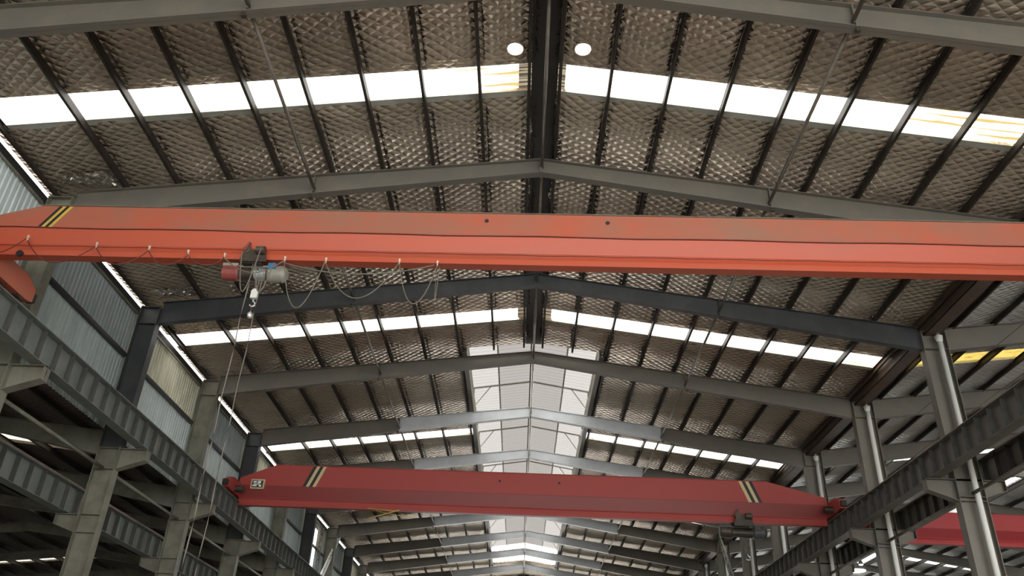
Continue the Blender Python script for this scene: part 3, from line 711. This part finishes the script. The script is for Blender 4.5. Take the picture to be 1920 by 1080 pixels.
cable([(13.9, FY(0)+i*2, 9.9-.06*math.sin(i*math.pi/6)**2) for i in range(25)], .010, 'rope', 'lower thin wire strung along the right-hand bay beside the columns', 'wires in the right-hand bay')
t = thing('exhaust_fan', 'small dark exhaust fan under the ridge at the far end', 'fan', (0.02, FY(10)+2.2, 12.95))
m = MB(); K = 24
for k in range(K):
    a, b = 2*math.pi*k/K, 2*math.pi*(k+1)/K; P = lambda t_, r_, z_: (r_*math.cos(t_), r_*math.sin(t_), z_)
    m.hexa([P(a,.55,0),P(a,.62,0),P(b,.62,0),P(b,.55,0),P(a,.55,.3),P(a,.62,.3),P(b,.62,.3),P(b,.55,.3)])
m.build('housing', 'girt', t); MB().tube([(0,0,.05),(0,0,.25)], .12, 14).build('hub', 'girt', t)
for k in range(5):
    a = 2*math.pi*k/5; MB().hexa([(.1*math.cos(a),.1*math.sin(a),.1),(.52*math.cos(a),.52*math.sin(a),.08),(.52*math.cos(a+.5),.52*math.sin(a+.5),.2),(.1*math.cos(a+.9),.1*math.sin(a+.9),.2)]+[(.1*math.cos(a),.1*math.sin(a),.11),(.52*math.cos(a),.52*math.sin(a),.09),(.52*math.cos(a+.5),.52*math.sin(a+.5),.21),(.1*math.cos(a+.9),.1*math.sin(a+.9),.21)]).build('blade', 'girt', t)
MB().tube([(0,0,.2),(0,0,.51)], .03, 8).build('stem', 'girt', t)

# ------------------------------------------------------------------ lamps in the right-hand bay, far end
for (x, y, z, r) in ((20.6, 52.5, 10.6, .62), (21.6, 54.0, 11.3, .14)):
    t = thing('bay_lamp', ('large' if r > .3 else 'small') + ' lit high-bay lamp in the right-hand bay behind the columns', 'lamp', (x, y, z), 'lit lamps of the right-hand bay')
    MB().tube([(0,0,0),(0,0,.1),(0,0,.32),(0,0,.36)], [r, r, r*.35, r*.2], 20).build('reflector', 'steel', t)
    MB().tube([(0,0,-.03),(0,0,-.005)], r*.93, 20).build('lens', 'lamp', t)
    MB().tube([(0,0,.36),(0,0,zroof(x,NC)-z)], .012, 6).build('stem', 'steel', t)
# far gable of the hall, and side walls of the neighbours
def gable(xa, xb, cx, top, s, z0, name):
    m = MB(); xs = sorted({xa, cx, xb} if xa < cx < xb else {xa, xb}); P = [(x, zroof(x, cx, top, s)) for x in xs]
    m.prism([(xa, z0)] + P + [(xb, z0)], 'y', YE, YE+.1); return structure(m.build(name, 'wall_grey'))
gable(-12.9, 12.6, 0, FO, RTS, 6.0, 'wall_back')
gable(12.6, 37.9, NC, FO, RTS, 6.0, 'wall_back')
gable(-37.4, -12.9, LX, LTOP, LS, -CZ, 'wall_back')  # unseen end wall, run down to the floor to dim this bay
m = MB(); m.prism([(-37.4, -CZ), (-37.4, 8.0), (LX, 9.2), (-12.9, 8.0), (-12.9, -CZ)], 'y', YB-.1, YB); structure(m.build('wall_front_blocker', 'wall_grey'))  # unseen closure behind the viewer, added to keep daylight out of the left bay
structure(MB().box(37.9, 38.0, YB, YE, -CZ, 11.4).build('wall_right', 'wall_grey'))
structure(MB().box(-37.5, -37.4, YB, YE, -CZ, 8.0).build('wall_left', 'wall_grey'))

# ------------------------------------------------------------------ loose crumpled foil at the left eave corners
for (x, y, lab) in ((-11.75, FY(1)-.42, 'crumpled shiny foil hanging at the left eave above the orange crane'), (-11.7, FY(2)-.45, 'crumpled shiny foil hanging at the left eave below the orange crane')):
    m = MB(); nx, ny = 22, 8; w_, d_ = 1.25, .5; m.v = []
    for i in range(nx+1):
        for j in range(ny+1):
            px = -w_/2 + w_*i/nx; py = -d_/2 + d_*j/ny*(.5+.5*i/nx)
            m.v.append((px+random.uniform(-.05,.05), py+random.uniform(-.04,.04), RTS*px + random.uniform(-.11, 0)))
    for i in range(nx):
        for j in range(ny):
            k = i*(ny+1)+j; m.f.append((k, k+1, k+ny+2, k+ny+1)); m.mi.append(0)
    o = m.build('loose_foil', 'bright_foil', lift=False); o.location = (x, y, zroof(x)-.06+CZ); tag(o, lab, 'foil', 'loose foil at the left eave')
